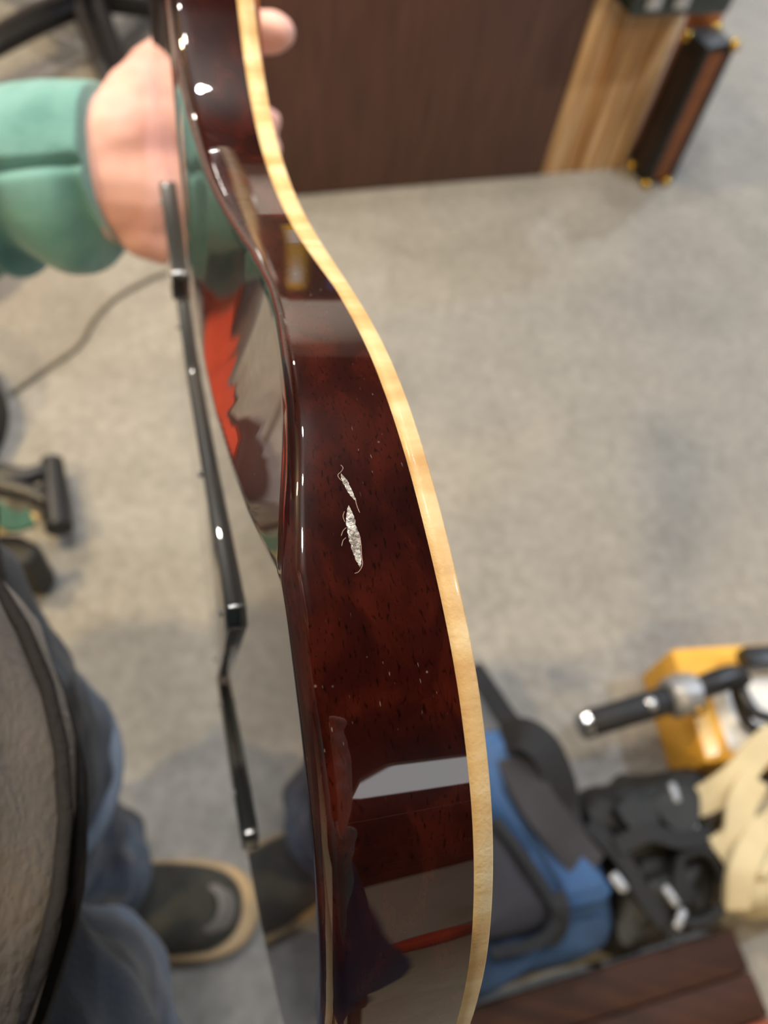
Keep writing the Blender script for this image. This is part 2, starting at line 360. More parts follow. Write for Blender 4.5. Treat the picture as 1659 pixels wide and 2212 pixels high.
# --- guitar materials -------------------------------------------------
def guitar_wood():
    m = bpy.data.materials.new('glossy_mahogany'); m.use_nodes = True; nt = m.node_tree; N = nt.nodes; L = nt.links
    b = N['Principled BSDF']
    b.inputs['Roughness'].default_value = .3; b.inputs['Specular IOR Level'].default_value = .08
    b.inputs['Coat Weight'].default_value = 1; b.inputs['Coat Roughness'].default_value = .006; b.inputs['Coat IOR'].default_value = 1.62
    uv = N.new('ShaderNodeUVMap'); uv.uv_map = 'uv'
    def noise_(sc, mp, det=4, dist=0):
        mm = N.new('ShaderNodeMapping'); mm.inputs['Scale'].default_value = mp; L.new(uv.outputs[0], mm.inputs[0])
        n = N.new('ShaderNodeTexNoise'); n.inputs['Scale'].default_value = sc; n.inputs['Detail'].default_value = det; n.inputs['Distortion'].default_value = dist
        L.new(mm.outputs[0], n.inputs['Vector']); return n
    def ramp(src, *st):
        r = N.new('ShaderNodeValToRGB'); e = r.color_ramp.elements
        while len(e) < len(st): e.new(.5)
        for k, (p, c) in enumerate(st): e[k].position = p; e[k].color = c
        L.new(src, r.inputs[0]); return r
    n1 = noise_(55, (1, 1.6, 1), 5, .6)
    base = ramp(n1.outputs[0], (.28, (.012, .0016, .0012, 1)), (.5, (.026, .0032, .0018, 1)), (.74, (.062, .0085, .0036, 1)))
    n2 = noise_(480, (1, 3.0, 1), 3, .3)
    pores = ramp(n2.outputs[0], (.30, (.12, .10, .10, 1)), (.43, (1, 1, 1, 1)))
    mx = N.new('ShaderNodeMix'); mx.data_type = 'RGBA'; mx.blend_type = 'MULTIPLY'; mx.inputs[0].default_value = .85
    L.new(base.outputs[0], mx.inputs[6]); L.new(pores.outputs[0], mx.inputs[7])
    # dust specks lying on the lacquer
    vm = N.new('ShaderNodeMapping'); L.new(uv.outputs[0], vm.inputs[0])
    vo = N.new('ShaderNodeTexVoronoi'); vo.inputs['Scale'].default_value = 230; L.new(vm.outputs[0], vo.inputs['Vector'])
    sp = ramp(vo.outputs['Distance'], (.0, (1, 1, 1, 1)), (.085, (0, 0, 0, 1)))
    vc = N.new('ShaderNodeSeparateColor'); L.new(vo.outputs['Color'], vc.inputs[0])
    thr = N.new('ShaderNodeMath'); thr.operation = 'GREATER_THAN'; thr.inputs[1].default_value = .78; L.new(vc.outputs[0], thr.inputs[0])
    cl = noise_(38, (1, 1, 1), 2); clr = ramp(cl.outputs[0], (.48, (0, 0, 0, 1)), (.6, (1, 1, 1, 1)))
    mu = N.new('ShaderNodeMath'); mu.operation = 'MULTIPLY'; L.new(sp.outputs[0], mu.inputs[0]); L.new(thr.outputs[0], mu.inputs[1])
    mu2 = N.new('ShaderNodeMath'); mu2.operation = 'MULTIPLY'; L.new(mu.outputs[0], mu2.inputs[0]); L.new(clr.outputs[0], mu2.inputs[1])
    # fine wiping scratches
    sn = noise_(1700, (.2, 1, 1), 1, 0); sr = ramp(sn.outputs[0], (.735, (0, 0, 0, 1)), (.76, (1, 1, 1, 1)))
    sc = noise_(26, (1, 1, 1), 2); scr = ramp(sc.outputs[0], (.52, (0, 0, 0, 1)), (.66, (.35, .35, .35, 1)))
    mu3 = N.new('ShaderNodeMath'); mu3.operation = 'MULTIPLY'; L.new(sr.outputs[0], mu3.inputs[0]); L.new(scr.outputs[0], mu3.inputs[1])
    mxx = N.new('ShaderNodeMath'); mxx.operation = 'MAXIMUM'; L.new(mu2.outputs[0], mxx.inputs[0]); L.new(mu3.outputs[0], mxx.inputs[1])
    m2 = N.new('ShaderNodeMix'); m2.data_type = 'RGBA'; m2.inputs[7].default_value = (.62, .55, .5, 1)
    L.new(mxx.outputs[0], m2.inputs[0]); L.new(mx.outputs[2], m2.inputs[6]); L.new(m2.outputs[2], b.inputs['Base Color'])
    return m
def maple(name, c1, c2, c3, sx, coat):
    m = bpy.data.materials.new(name); m.use_nodes = True; nt = m.node_tree; N = nt.nodes; L = nt.links
    b = N['Principled BSDF']; b.inputs['Roughness'].default_value = .5; b.inputs['Coat Weight'].default_value = coat; b.inputs['Coat Roughness'].default_value = .12
    uv = N.new('ShaderNodeUVMap'); uv.uv_map = 'uv'
    mm = N.new('ShaderNodeMapping'); mm.inputs['Scale'].default_value = (1, .32, 1); mm.inputs['Rotation'].default_value = (0, 0, .22); L.new(uv.outputs[0], mm.inputs[0])
    n = N.new('ShaderNodeTexNoise'); n.inputs['Scale'].default_value = sx; n.inputs['Detail'].default_value = 3; n.inputs['Distortion'].default_value = .4; L.new(mm.outputs[0], n.inputs['Vector'])
    r = N.new('ShaderNodeValToRGB'); e = r.color_ramp.elements; e.new(.5)
    for k, (p, c) in enumerate(((.32, lin(c1)), (.5, lin(c2)), (.68, lin(c3)))): e[k].position = p; e[k].color = c
    L.new(n.outputs[0], r.inputs[0]); L.new(r.outputs[0], b.inputs['Base Color'])
    n2 = N.new('ShaderNodeTexNoise'); n2.inputs['Scale'].default_value = 900; n2.inputs['Detail'].default_value = 3; L.new(uv.outputs[0], n2.inputs['Vector'])
    bp = N.new('ShaderNodeBump'); bp.inputs['Strength'].default_value = .22; bp.inputs['Distance'].default_value = .0006
    L.new(n2.outputs[0], bp.inputs['Height']); L.new(bp.outputs[0], b.inputs['Normal'])
    return m
wood = guitar_wood()
bind_m = maple('flame_maple_edge', '#cfa268', '#e2bd84', '#f1d8a8', 95, .08)
top_m = maple('amber_flame_maple_top', '#7a3a14', '#a35a22', '#c07a38', 40, .9)
plate_m = mat('black_cover_plastic', (.022, .024, .026, 1), .3, coat=1.0, coat_ior=1.6)
guitar = empty('electric_guitar', None, 'glossy dark red mahogany guitar held edge-on, flame maple edge strip and two pale dings', 'guitar', mtx=gm)

def body_prof(i):
    p, q, e = out[i], nrm[i], wedge(i); b = bw[i]; RO = .0060 - .0030*min(1, e/.0158)
    pr = [(Vector((p.x, p.y, b)), b)]
    lo = e + RO
    for k in range(1, 7): pr.append((Vector((p.x, p.y, b + (lo-b)*k/6)), b + (lo-b)*k/6))
    for k in range(1, 9):
        a = math.pi/2*k/8; ins = RO*(1-math.cos(a))
        pr.append((Vector((p.x, p.y, 0)) + q*ins + Vector((0, 0, lo - RO*math.sin(a))), lo - RO*a))
    base = p + q*RO; s0 = lo - RO*math.pi/2; ln = (ctr-base).length
    for k in range(1, 61):
        t = (k/61)**1.15; pt = base.lerp(ctr, t)
        pr.append((Vector((pt.x, pt.y, wback(pt, i))), s0 - ln*t))
    return pr
body = loft('body', body_prof, wood, guitar, True)
def bind_prof(i):
    p, q = out[i], nrm[i]; b = bw[i]; T_ = .045
    P = Vector((p.x, p.y, 0)); Z = Vector((0, 0, 1))
    return [(P + Z*b + q*.002, b), (P + Z*b, b+.0001), (P + Z*(b + (T_-b)*.5), (b+T_)/2), (P + Z*(T_-.0007), T_-.0007), (P + Z*(T_-.0002) + q*.0003, T_), (P + Z*T_ + q*.0009, T_+.001), (P + Z*(T_+.0002) + q*.004, T_+.004)]
tag(loft('edge_binding', bind_prof, bind_m, guitar), 'pale flame maple edge strip')
def top_prof(i):
    p, q = out[i], nrm[i]; base = p + q*.004; pr = []
    ln = (ctr-base).length
    for k in range(0, 25):
        t = k/25; pt = base.lerp(ctr, t); d = ln*t
        pr.append((Vector((pt.x, pt.y, .0452 + .004*(1-math.exp(-(d/.05)**2)) - .0025*math.exp(-((d-.016)/.012)**2))), .05 + d))
    return pr
loft('carved_top', top_prof, top_m, guitar, True)
# neck, fingerboard and headstock run on out of the picture
def gbox(name, c, s, m, bevel=.002): 
    bm = bmesh.new(); box_bm(bm, *[a*S for a in c], *[a*S for a in s]); bmesh.ops.bevel(bm, geom=list(bm.edges), offset=bevel, segments=2, affect='EDGES')
    return sharp(from_bm(name, bm, m, guitar, world=False), 35)
ros = mat('rosewood', '#2a1710', .5, col2='#3a2015', scale=20, mapping=(1, 8, 8))
gbox('neck', (-.70, .512, .030), (.46, .062, .026), wood, .008)
gbox('fingerboard', (-.72, .512, .0455), (.44, .062, .006), ros)
gbox('headstock', (-1.0, .512, .030), (.17, .095, .018), wood, .004)
# covers screwed on to the back
def cover(poly, h, name='back_cover', z=0.0):
    bm = bmesh.new(); c = sum((Vector((a, b, 0)) for a, b in poly), Vector())/len(poly)
    pts = []
    L_ = len(poly)
    for i in range(L_):     # rounded corners
        p = Vector((*poly[i], 0)); a = Vector((*poly[i-1], 0)); b = Vector((*poly[(i+1) % L_], 0))
        r = min(.007, (a-p).length*.3, (b-p).length*.3); u1, u2 = (a-p).normalized()*r, (b-p).normalized()*r
        for k in range(5):
            t = k/4; pts.append((p+u1)*(1-t)**2 + p*2*t*(1-t) + (p+u2)*t*t)
    lv = [(z+.0002, 0), (-h*.75, 0), (-h*.93, .0004), (-h, .0011)]
    rings = [[bm.verts.new((q.x*S, q.y*S, w*S)) for q in ((p + (c-p).normalized()*ins) for p in pts)] for w, ins in lv]
    for a in range(len(rings)-1):
        for k in range(len(pts)): bm.faces.new((rings[a][k], rings[a][(k+1) % len(pts)], rings[a+1][(k+1) % len(pts)], rings[a+1][k]))
    bm.faces.new(rings[-1]); bm.faces.new(rings[0][::-1])
    return sharp(from_bm(name, bm, plate_m, guitar, world=False), 30)
cv = [cover([(-.150,.553),(-.09,.512),(-.02,.436),(.046,.353),(.056,.356),(.115,.527),(.06,.566),(-.03,.596),(-.12,.62)], .0046),
      cover([(.109,.546),(.150,.452),(.176,.410),(.192,.430),(.180,.490),(.150,.526)], .0042),
      cover([(-.250,.602),(-.205,.574),(-.160,.548),(-.150,.575),(-.185,.625),(-.245,.626)], .0062)]
def screw(parent, u, v, w):
    bm = bmesh.new(); r = .0019
    for k, (rr, z) in enumerate(((1, 0), (1, -.0006), (.75, -.0013), (.3, -.0016))):
        ring = [bm.verts.new(((u + rr*r*math.cos(6.283*a/12))*S, (v + rr*r*math.sin(6.283*a/12))*S, (w+z)*S)) for a in range(12)]
        if k:
            for a in range(12): bm.faces.new((prev[a], prev[(a+1) % 12], ring[(a+1) % 12], ring[a]))
        prev = ring
    bm.faces.new(prev)
    return from_bm('screw', bm, steel_grey, parent, world=False)
for p_, u, v, w in ((cv[0], .052, .385, -.0046), (cv[0], -.02, .46, -.0046), (cv[0], -.13, .565, -.0046), (cv[0], .098, .51, -.0046), (cv[1], .165, .45, -.0042), (cv[1], .13, .52, -.0042), (cv[2], -.235, .61, -.0062)):
    screw(p_, u, v, w)
# dings on the side: torn lacquer flakes lying on the side surface
def side_point(px, py, lift=0.0):
    """nearest point of the side face along a line of sight"""
    inv = gm.inverted(); o3 = inv @ Vector((0, 0, H)); d3 = (inv.to_3x3() @ ray(px, py)).normalized()
    best = None
    for i in range(len(near)*6):
        a, b = out[i]*S, out[i+1]*S
        # 2-D intersection of the sight line with the outline segment
        ex, ey = b.x-a.x, b.y-a.y; den = d3.x*ey - d3.y*ex
        if abs(den) < 1e-12: continue
        t = ((a.x-o3.x)*ey - (a.y-o3.y)*ex)/den; s_ = ((a.x-o3.x)*d3.y - (a.y-o3.y)*d3.x)/den
        if t > 0 and 0 <= s_ <= 1 and (best is None or t < best[0]): best = (t, nrm[i])
    if best is None: return None
    return o3 + d3*best[0] - best[1]*lift
flake = mat('torn_lacquer', '#efece8', .3, col2='#8f8680', scale=700, bump=.6, bscale=1500, spec=.8, coords='Object', lo=.35, hi=.6)
flake.node_tree.nodes['Principled BSDF'].inputs['Coat Weight'].default_value = .8
def ding(outl, lab):
    """irregular shallow blister; outl = list of (centre x, y, half width) down its length"""
    bm = bmesh.new(); rows = []
    nseg = 9; P = catmull([(a, b, c) for a, b, c in outl], 48)
    for i, p in enumerate(P):
        row = []
        for k in range(nseg+1):
            q = k/nseg*2-1; jit = 1 + .35*noise.noise(Vector((i*.35, 3.1*(1 if q > 0 else -1), 0)))
            x = p.x + q*p.z*jit; y = p.y + q*1.5
            edge = (1-q*q)*min(1, i/4, (len(P)-1-i)/4)
            h = .00004 + edge*(.00016 + .00022*noise.noise(Vector((x*.16, y*.11, 5))) + .00012*noise.noise(Vector((x*.5, y*.4, 9))))
            row.append(bm.verts.new(side_point(x, y, h)))
        rows.append(row)
    for i in range(len(rows)-1):
        for k in range(nseg): bm.faces.new((rows[i][k], rows[i][k+1], rows[i+1][k+1], rows[i+1][k]))
    o = from_bm('ding', bm, flake, body, world=False); o['label'] = lab; return o
ding([(738,1024,1.5),(743,1035,6),(750,1050,6.5),(757,1064,6),(764,1076,4),(769,1084,1)], 'small silvery torn flake')
ding([(754,1093,1),(755,1104,5.5),(757,1120,9),(760,1140,11),(765,1160,13),(768,1178,11),(771,1197,8),(775,1213,5.5),(777,1225,1)], 'long silvery torn flake')
def hairline(pts, r=.00009):
    P3 = [side_point(a, b, .00005) for a, b in pts]
    return tube_local('lifted_fibre', P3, r)
fib_m = mat('pale_fibre', '#a08070', .4)
def tube_local(name, P3, r):
    bm = bmesh.new(); tube_bm(bm, P3, r, 6, n=len(P3)*4); return from_bm(name, bm, fib_m, body, world=False)
for pts in ([(736,1005),(741,1011),(737,1019),(730,1026),(733,1034),(740,1040)], [(768,1082),(772,1096),(777,1108)], [(744,1105),(741,1116),(745,1128)], [(748,1140),(741,1147),(737,1158)], [(747,1162),(741,1168),(738,1180)], [(770,1148),(777,1160),(780,1180),(781,1200),(783,1220),(775,1235),(766,1239)]):
    hairline(pts)

# ------------------------------------------------------------------ person holding the guitar
bm = bmesh.new()
V3 = Vector
wrist = atd(205, 372, .545); elbow = atd(-560, 470, .60)
sh_l, sh_r = V3((-.34, .20, 1.20)), V3((-.26, -.24, 1.20))
capsules(bm, [(V3((-.30, 0, .92)), .11), (V3((-.30, 0, 1.05)), .10), (V3((-.31, 0, 1.16)), .115)])
capsules(bm, [(sh_l, .055), (elbow, .042), (wrist.lerp(elbow, .3), .040), (wrist, .038)])
capsules(bm, [(V3((-.31, 0, 1.18)), .10), (sh_l, .055)]); capsules(bm, [(V3((-.31, 0, 1.18)), .10), (sh_r, .055)])
capsules(bm, [(V3((-.30, 0, 1.22)), .062), (V3((-.285, 0, 1.31)), .055), (V3((-.27, 0, 1.36)), .06)])
for c_, r_ in ((V3((-.265, 0, 1.46)), .088), (V3((-.235, 0, 1.42)), .07), (V3((-.215, 0, 1.375)), .05), (V3((-.155, 0, 1.425)), .014), (V3((-.17, 0, 1.445)), .012), (V3((-.265, .088, 1.43)), .018), (V3((-.265, -.088, 1.43)), .018), (V3((-.175, 0, 1.383)), .02)):
    s_ = bmesh.ops.create_uvsphere(bm, u_segments=14, v_segments=10, radius=r_)['verts']
    for v in s_: v.co += c_
for sy, hip, kn, an in ((1, V3((-.30, .09, .90)), V3((-.23, .085, .49)), V3((-.28, .075, .09))), (-1, V3((-.30, -.09, .90)), V3((-.14, -.105, .49)), V3((-.25, -.16, .09)))):
    capsules(bm, [(V3((-.30, 0, .94)), .10), (hip, .075), (kn, .048), (an, .035)])
# left hand: palm behind the far rim, thumb and fingers round to the front
def px(a, b, d): return atd(a, b, d)
capsules(bm, [(wrist, .040), (px(262, 330, .545), .040), (px(318, 300, .55), .036), (px(380, 285, .56), .026)], 14)
capsules(bm, [(wrist, .038), (px(262, 410, .545), .037), (px(320, 425, .55), .036), (px(375, 440, .558), .026)], 14)
capsules(bm, [(px(262, 340, .545), .034), (px(310, 235, .545), .030), (px(338, 165, .55), .022), (px(400, 105, .552), .017)], 14)
capsules(bm, [(px(310, 500, .55), .019), (px(360, 520, .56), .018)], 14)
capsules(bm, [(px(400, 105, .552), .017), (px(480, 78, .548), .0145), (px(545, 70, .535), .0140), (px(588, 70, .525), .0138), (px(606, 70, .522), .0108)], 14)
for (y0, y1, x1, dz) in ((285, 262, 588, .0), (345, 322, 590, .004), (405, 385, 580, .008), (460, 440, 560, .01)):
    capsules(bm, [(px(380, y0+20, .562), .016), (px(455, y0+4, .566+dz), .0115), (px(530, (y0+y1)/2, .552+dz), .0108), (px(x1-12, y1, .535+dz), .0098), (px(x1-3, y1, .530+dz), .0082)], 14)
# right hand closed round the phone behind the lens
ph = lambda a, b, c: w_of((a, b, c))
r_el = V3((.09, -.33, .90)); r_wr = ph(.075, .14, -.075)
capsules(bm, [(sh_r, .055), (r_el, .042), (r_wr, .030), (ph(.06, .085, -.05), .030)])
for k in range(4): capsules(bm, [(ph(.055, .055+.02*k, -.045), .014), (ph(.062, .045+.021*k, -.015), .0095), (ph(.047, .040+.021*k, -.0035), .0085)], 10)
capsules(bm, [(ph(.05, .10, -.05), .017), (ph(.01, .085, -.045), .011), (ph(-.022, .07, -.038), .0095)], 10)
person = remeshed('person', bm, skin, .0035, smooth=5)
tag(person, 'person in grey jacket and blue jeans, teal sleeve and bare hand gripping the guitar', 'person')
# hair cap
bm = bmesh.new()
for c_, r_ in ((V3((-.285, 0, 1.485)), .09), (V3((-.31, 0, 1.45)), .085), (V3((-.25, 0, 1.51)), .07)):
    s_ = bmesh.ops.create_uvsphere(bm, u_segments=16, v_segments=12, radius=r_)['verts']
    for v in s_: v.co += c_
remeshed('hair', bm, hair_m, .006, person, 3, wr=.004, ws=60)
for sy in (-1, 1):
    bm = bmesh.new(); bmesh.ops.create_uvsphere(bm, u_segments=12, v_segments=8, radius=.012, matrix=Matrix.Translation((-.180, .032*sy, 1.437)))
    from_bm('eye', bm, paper, person)
# teal sleeve: body of the sleeve, ribbed cuff
def sleeve():
    a, b = elbow, atd(255, 372, .545)
    ax = (b-a).normalized(); pts = [sh_l + V3((0, .02, 0)), sh_l.lerp(a, .5) + V3((0, .02, 0)), a, a.lerp(b, .35), a.lerp(b, .62), a.lerp(b, .745)]
    bm = bmesh.new(); tube_bm(bm, pts, [.085, .075, .066, .062, .061, .057], 48, n=120)
    bm.normal_update()
    for v in bm.verts:
        k = (v.co-a).dot(ax); v.co += v.normal*((.012 + .022*max(0, -v.normal.z))*noise.noise(Vector((k*34, v.co.y*7, v.co.z*7))) + .005*noise.noise(v.co*38))
    o = sharp(from_bm('sleeve', bm, green_fleece, person), 70)
    cu = [a.lerp(b, t) for t in (.72, .76, .82, .88, .94, .985, 1.0, .995)]
    bm = bmesh.new(); R_ = [.056, .061, .0615, .0605, .058, .0560, .0535, .043]; NC = 192
    rg = tube_bm(bm, cu, R_, NC, n=49, cap=False); bm.normal_update(); dn = M.col[1]
    for i, r in enumerate(rg):
        f_ = i/(len(rg)-1); fade = min(1, max(0, (.93-f_)/.12))
        for k, v in enumerate(r):
            kk = (v.co-a).dot(ax); nn = (v.co - a - ax*kk).normalized(); d_ = nn.dot(dn)
            under = max(0, d_-.1)
            off = .0003*(1 if k % 2 else -1)*fade + .004*noise.noise(Vector((kk*12, nn.y*1.6, nn.z*1.6)))
            off += under*fade*(.010*math.sin(kk*140 + 1.4*math.sin(kk*57)) - .002)
            off -= fade*.007*math.exp(-((d_-.28)/.06)**2)*(1 if nn.dot(ray(130, 375)) < 0 else 0)
            v.co += nn*off
    c = sharp(from_bm('ribbed_cuff', bm, green_rib, o), 80)
    return o
sleeve()
# grey jacket: a flared loose shell over the torso
def ring_shell(name, secs, m, parent, seg=72, wr=.006, ws=16, nz=6):
    """secs: (z, cx, cy, half depth x, half width y)"""
    P = catmull([(a, b, c) for a, b, c, d, e in secs], len(secs)*nz); Q = catmull([(d, e, 0) for a, b, c, d, e in secs], len(secs)*nz)
    bm = bmesh.new(); rings = []
    for p, q in zip(P, Q):
        r = []
        for k in range(seg):
            a = 2*math.pi*k/seg; ca, sa = math.cos(a), math.sin(a); e = 1.0
            v = V3((p.y + math.copysign(abs(ca)**e, ca)*q.x, p.z + math.copysign(abs(sa)**e, sa)*q.y, p.x))
            nn = V3((ca, sa, 0)); v += nn*wr*(noise.noise(V3((v.x*ws, v.y*ws, v.z*ws*.45))) + .5*noise.noise(v*ws*2.2)); r.append(bm.verts.new(v))
        rings.append(r)
    for i in range(len(rings)-1):
        for k in range(seg): bm.faces.new((rings[i][k], rings[i][(k+1) % seg], rings[i+1][(k+1) % seg], rings[i+1][k]))
    bm.faces.new(rings[0][::-1]); bm.faces.new(rings[-1])
    return sharp(from_bm(name, bm, m, parent), 70)
jk = ring_shell('jacket', [(.735, -.25, -.008, .170, .140), (.765, -.25, -.008, .177, .148), (.82, -.255, -.008, .166, .145), (.95, -.28, 0, .135, .150), (1.1, -.305, 0, .12, .17), (1.2, -.31, 0, .11, .18), (1.25, -.31, 0, .085, .12), (1.28, -.30, 0, .07, .08)], jacket_m, person, wr=.010, ws=15)
ring_shell('hem_band', [(.729, -.25, -.008, .170, .142), (.736, -.25, -.008, .1755, .1475), (.743, -.25, -.008, .176, .148)], jacket_band, jk, wr=.004, nz=3)
tube('seam', [(-.25 + .1775*math.cos(a), -.008 + .1485*math.sin(a), .775 + .02*math.sin(a*1.3)) for a in [math.radians(d) for d in range(80, -81, -8)]], .0024, jacket_band, jk, 8)
# right sleeve
tube('sleeve', [sh_r, sh_r.lerp(r_el, .5), r_el, r_el.lerp(r_wr, .5), r_el.lerp(r_wr, .80)], [.085, .080, .075, .062, .05], green_fleece, person, 32, n=60, wr=.006, ws=22)
# jeans
def jeans():
    bm = bmesh.new()
    capsules(bm, [(V3((-.285, 0, .93)), .13), (V3((-.28, 0, .86)), .125)], 20)
    capsules(bm, [(V3((-.27, .085, .88)), .108), (V3((-.238, .088, .62)), .088), (V3((-.232, .088, .47)), .080), (V3((-.245, .085, .42)), .066), (V3((-.25, .082, .30)), .066), (V3((-.25, .070, .13)), .076), (V3((-.245, .065, .095)), .080)], 20)
    capsules(bm, [(V3((-.27, -.085, .88)), .108), (V3((-.135, -.065, .60)), .094), (V3((-.13, -.072, .50)), .090), (V3((-.17, -.10, .30)), .074), (V3((-.245, -.16, .085)), .066)], 20)
    return remeshed('jeans', bm, denim, .006, person, 4, wr=.013, ws=19)
jn = jeans()
bm = bmesh.new(); tube_bm(bm, [(-.232, .088, .462), (-.232, .088, .456), (-.232, .088, .450)], [.083, .0875, .083], 40)
tag(from_bm('stitched_band', bm, denim_hem, jn), 'pale stitched band across the knee')
# shoes
def shoe(hx, hy, yaw):
    mt = Matrix.Translation((hx, hy, 0)) @ Matrix.Rotation(yaw, 4, 'Z')
    def outl(sc, n=44):
        pts = [(-.005, .0), (0.0, .032), (.05, .038), (.12, .040), (.18, .047), (.23, .046), (.262, .032), (.274, .004), (.266, -.026), (.235, -.044), (.18, -.048), (.12, -.041), (.05, -.036), (0.0, -.030)]
        c = Vector((.135, 0, 0)); return [c + (Vector((a, b, 0))-c)*sc for a, b in pts]
    root = None
    def lev(name, prof, m, parent):
        bm = bmesh.new(); rings = []
        for z, sc, dz in prof:
            pp = catmull(outl(sc), 56, True); r = []
            for p in pp:
                zz = z if callable(z) is False else z(p.x); r.append(bm.verts.new(mt @ Vector((p.x, p.y, zz))))
            rings.append(r)
        for i in range(len(rings)-1):
            n_ = len(rings[0])
            for k in range(n_): bm.faces.new((rings[i][k], rings[i][(k+1) % n_], rings[i+1][(k+1) % n_], rings[i+1][k]))
        bm.faces.new(rings[0][::-1]); bm.faces.new(rings[-1])
        return from_bm(name, bm, m, parent)
    top = lambda h: (lambda x: .030 + h*(1.0 if x < .10 else max(0, 1-((x-.10)/.19)**1.6)*.62 + .38*(1 if x < .25 else .9)))
    up = lev('shoe', [(.026, .97, 0), (.034, .965, 0), (top(.022), .945, 0), (top(.040), .86, 0), (top(.052), .68, 0), (top(.058), .4, 0), (top(.060), .1, 0)], shoe_m, person)
    lev('sole', [(.001, .97, 0), (.003, 1.06, 0), (.016, 1.11, 0), (.030, 1.10, 0), (.034, 1.03, 0), (.030, .95, 0)], sole_m, up)
    # rounded toe cap
    bm = bmesh.new(); rows = []
    for i in range(9):
        a = i/8; row = []
        for k in range(15):
            b = (k/14*2-1)*1.25; rad = .046*(1-.55*a)
            row.append(bm.verts.new(mt @ Vector((.224 + math.cos(b)*rad*1.02, math.sin(b)*rad*1.0, .030 + .034*math.sin(a*1.35)))))
        rows.append(row)
    for i in range(8):
        for k in range(14): bm.faces.new((rows[i][k], rows[i][k+1], rows[i+1][k+1], rows[i+1][k]))
    from_bm('toe_cap', bm, toe_m, up)
    return up
shoe(-.335, .030, .13); shoe(-.325, -.165, -.05)
# phone in the right hand, just behind the lens
pm = cam.matrix_world.copy()
phone = empty('mobile_phone', None, 'black mobile phone held in the right hand above the guitar', 'phone', mtx=pm)
bm = bmesh.new(); box_bm(bm, -.0, -.062, .0085, .075, .155, .008); bmesh.ops.bevel(bm, geom=list(bm.edges), offset=.003, segments=3, affect='EDGES')
sharp(from_bm('case', bm, black_plastic, phone, world=False), 35)
bm = bmesh.new(); box_bm(bm, -.0, -.062, .0128, .068, .147, .0006); from_bm('screen', bm, mat('dark_screen', '#0b0c10', .1, coat=1), phone, world=False)

# ------------------------------------------------------------------ desk with dark panel, oak leg
A, B = at(640, 425), at(1170, 380)
dirx = (B-A); dirx.z = 0; dirx.normalize(); back = V3((-dirx.y, dirx.x, 0)); ang = math.atan2(dirx.y, dirx.x)
def dbox(name, o, l0, l1, d0, d1, z0, z1, m, parent, bevel=.002):
    c = o + dirx*((l0+l1)/2) + back*((d0+d1)/2); return box(name, (c.x, c.y, (z0+z1)/2), (l1-l0, d1-d0, z1-z0), m, parent, ang, bevel)
desk = empty('desk', (A.x, A.y, 0), 'wide desk with dark walnut front panel standing on the carpet', 'desk')
LB = (B-A).length
dbox('front_panel', A, -.13, LB-.004, 0, .018, .004, .70, panel_brown, desk)
dbox('desk_top', A, -.15, LB-.002, -.015, .40, .70, .73, panel_brown, desk)
dbox('side_panel', A, -.13, -.11, .018, .38, 0, .70, panel_brown, desk)
dbox('side_panel', A, LB-.024, LB-.004, .018, .38, 0, .70, panel_brown, desk)
OB = at(1352, 372); lo_ = (OB-A).dot(dirx)
oakc = empty('oak_cabinet', (B.x, B.y, 0), 'narrow pale oak cabinet between dark desk panel and black trunk', 'cabinet')
for k in range(4):
    a0 = LB + (lo_-LB)*k/4 + .001; a1 = LB + (lo_-LB)*(k+1)/4 - .0005
    dbox('board', A, a0, a1, .004 + (.001 if k % 2 else 0), .028, .0, .370, oak, oakc, .0012)
dbox('body', A, LB, lo_,   .028, .36, .0, .365, oak, oakc)
dbox('top', A, LB-.0005, lo_+.003, -.0, .365, .370, .385, oak, oakc)
# dark green case lying on the oak cabinet, overhanging its front
z0 = .3855
p1, p2 = at(1356, 42, z0), at(1605, 12, z0); e1, e2 = dirx, back; w_ = .215
l0_ = max((p1-A).dot(e1), LB+.003); p1 = A + e1*l0_ + e2*((p1-A).dot(e2)); p1.z = z0
c = p1 + e1*w_/2 + e2*.15
gc = empty('green_case', (c.x, c.y, z0), 'dark green enamelled case with chrome catches overhanging the oak cabinet', 'case')
box('case_body', (c.x, c.y, z0+.045), (w_, .30, .09), green_metal, gc, math.atan2(e1.y, e1.x), .01, 3)
for t in (.18, .45):
    q = p1 + e1*w_*t - e2*.004; f_ = box('catch', (q.x, q.y, z0+.035), (.03, .010, .035), chrome, gc, math.atan2(e1.y, e1.x), .004)
    q2 = q - e2*.006; box('lever', (q2.x, q2.y, z0+.030), (.016, .006, .018), chrome, f_, math.atan2(e1.y, e1.x), .002)
# black trunk with brass corners
k0, k1, k2 = at(1357, 383), at(1392, 405), at(1447, 411)
trunk = empty('trunk', tuple(k1), 'upright black trunk with brown leather face and brass corners', 'trunk')
ta = math.radians(33); ex = V3((math.cos(ta), math.sin(ta), 0)); ey = V3((-ex.y, ex.x, 0)); wx, wy = .076, .078
ht = .315
def tb(name, a0, a1, b0, b1, z0, z1, m, parent=trunk, bevel=.003):
    cc = k1 + ex*((a0+a1)/2) + ey*((b0+b1)/2); return box(name, (cc.x, cc.y, (z0+z1)/2), (a1-a0, b1-b0, z1-z0), m, parent, ta, bevel)
tb('shell', 0, wx, .004, wy, 0, ht, black_vinyl, bevel=.006)
tb('front_panel', .014, wx-.018, -.001, .012, .014, ht-.016, brown_leather)
tb('edge_trim', 0, .014, -.003, .010, .0, ht, black_vinyl); tb('edge_trim', wx-.018, wx, -.003, .010, 0, ht, black_vinyl)
tb('side_panel', -.003, .006, .02, wy-.008, .02, ht-.03, mat('very_dark_brown_leather', '#24140c', .5))
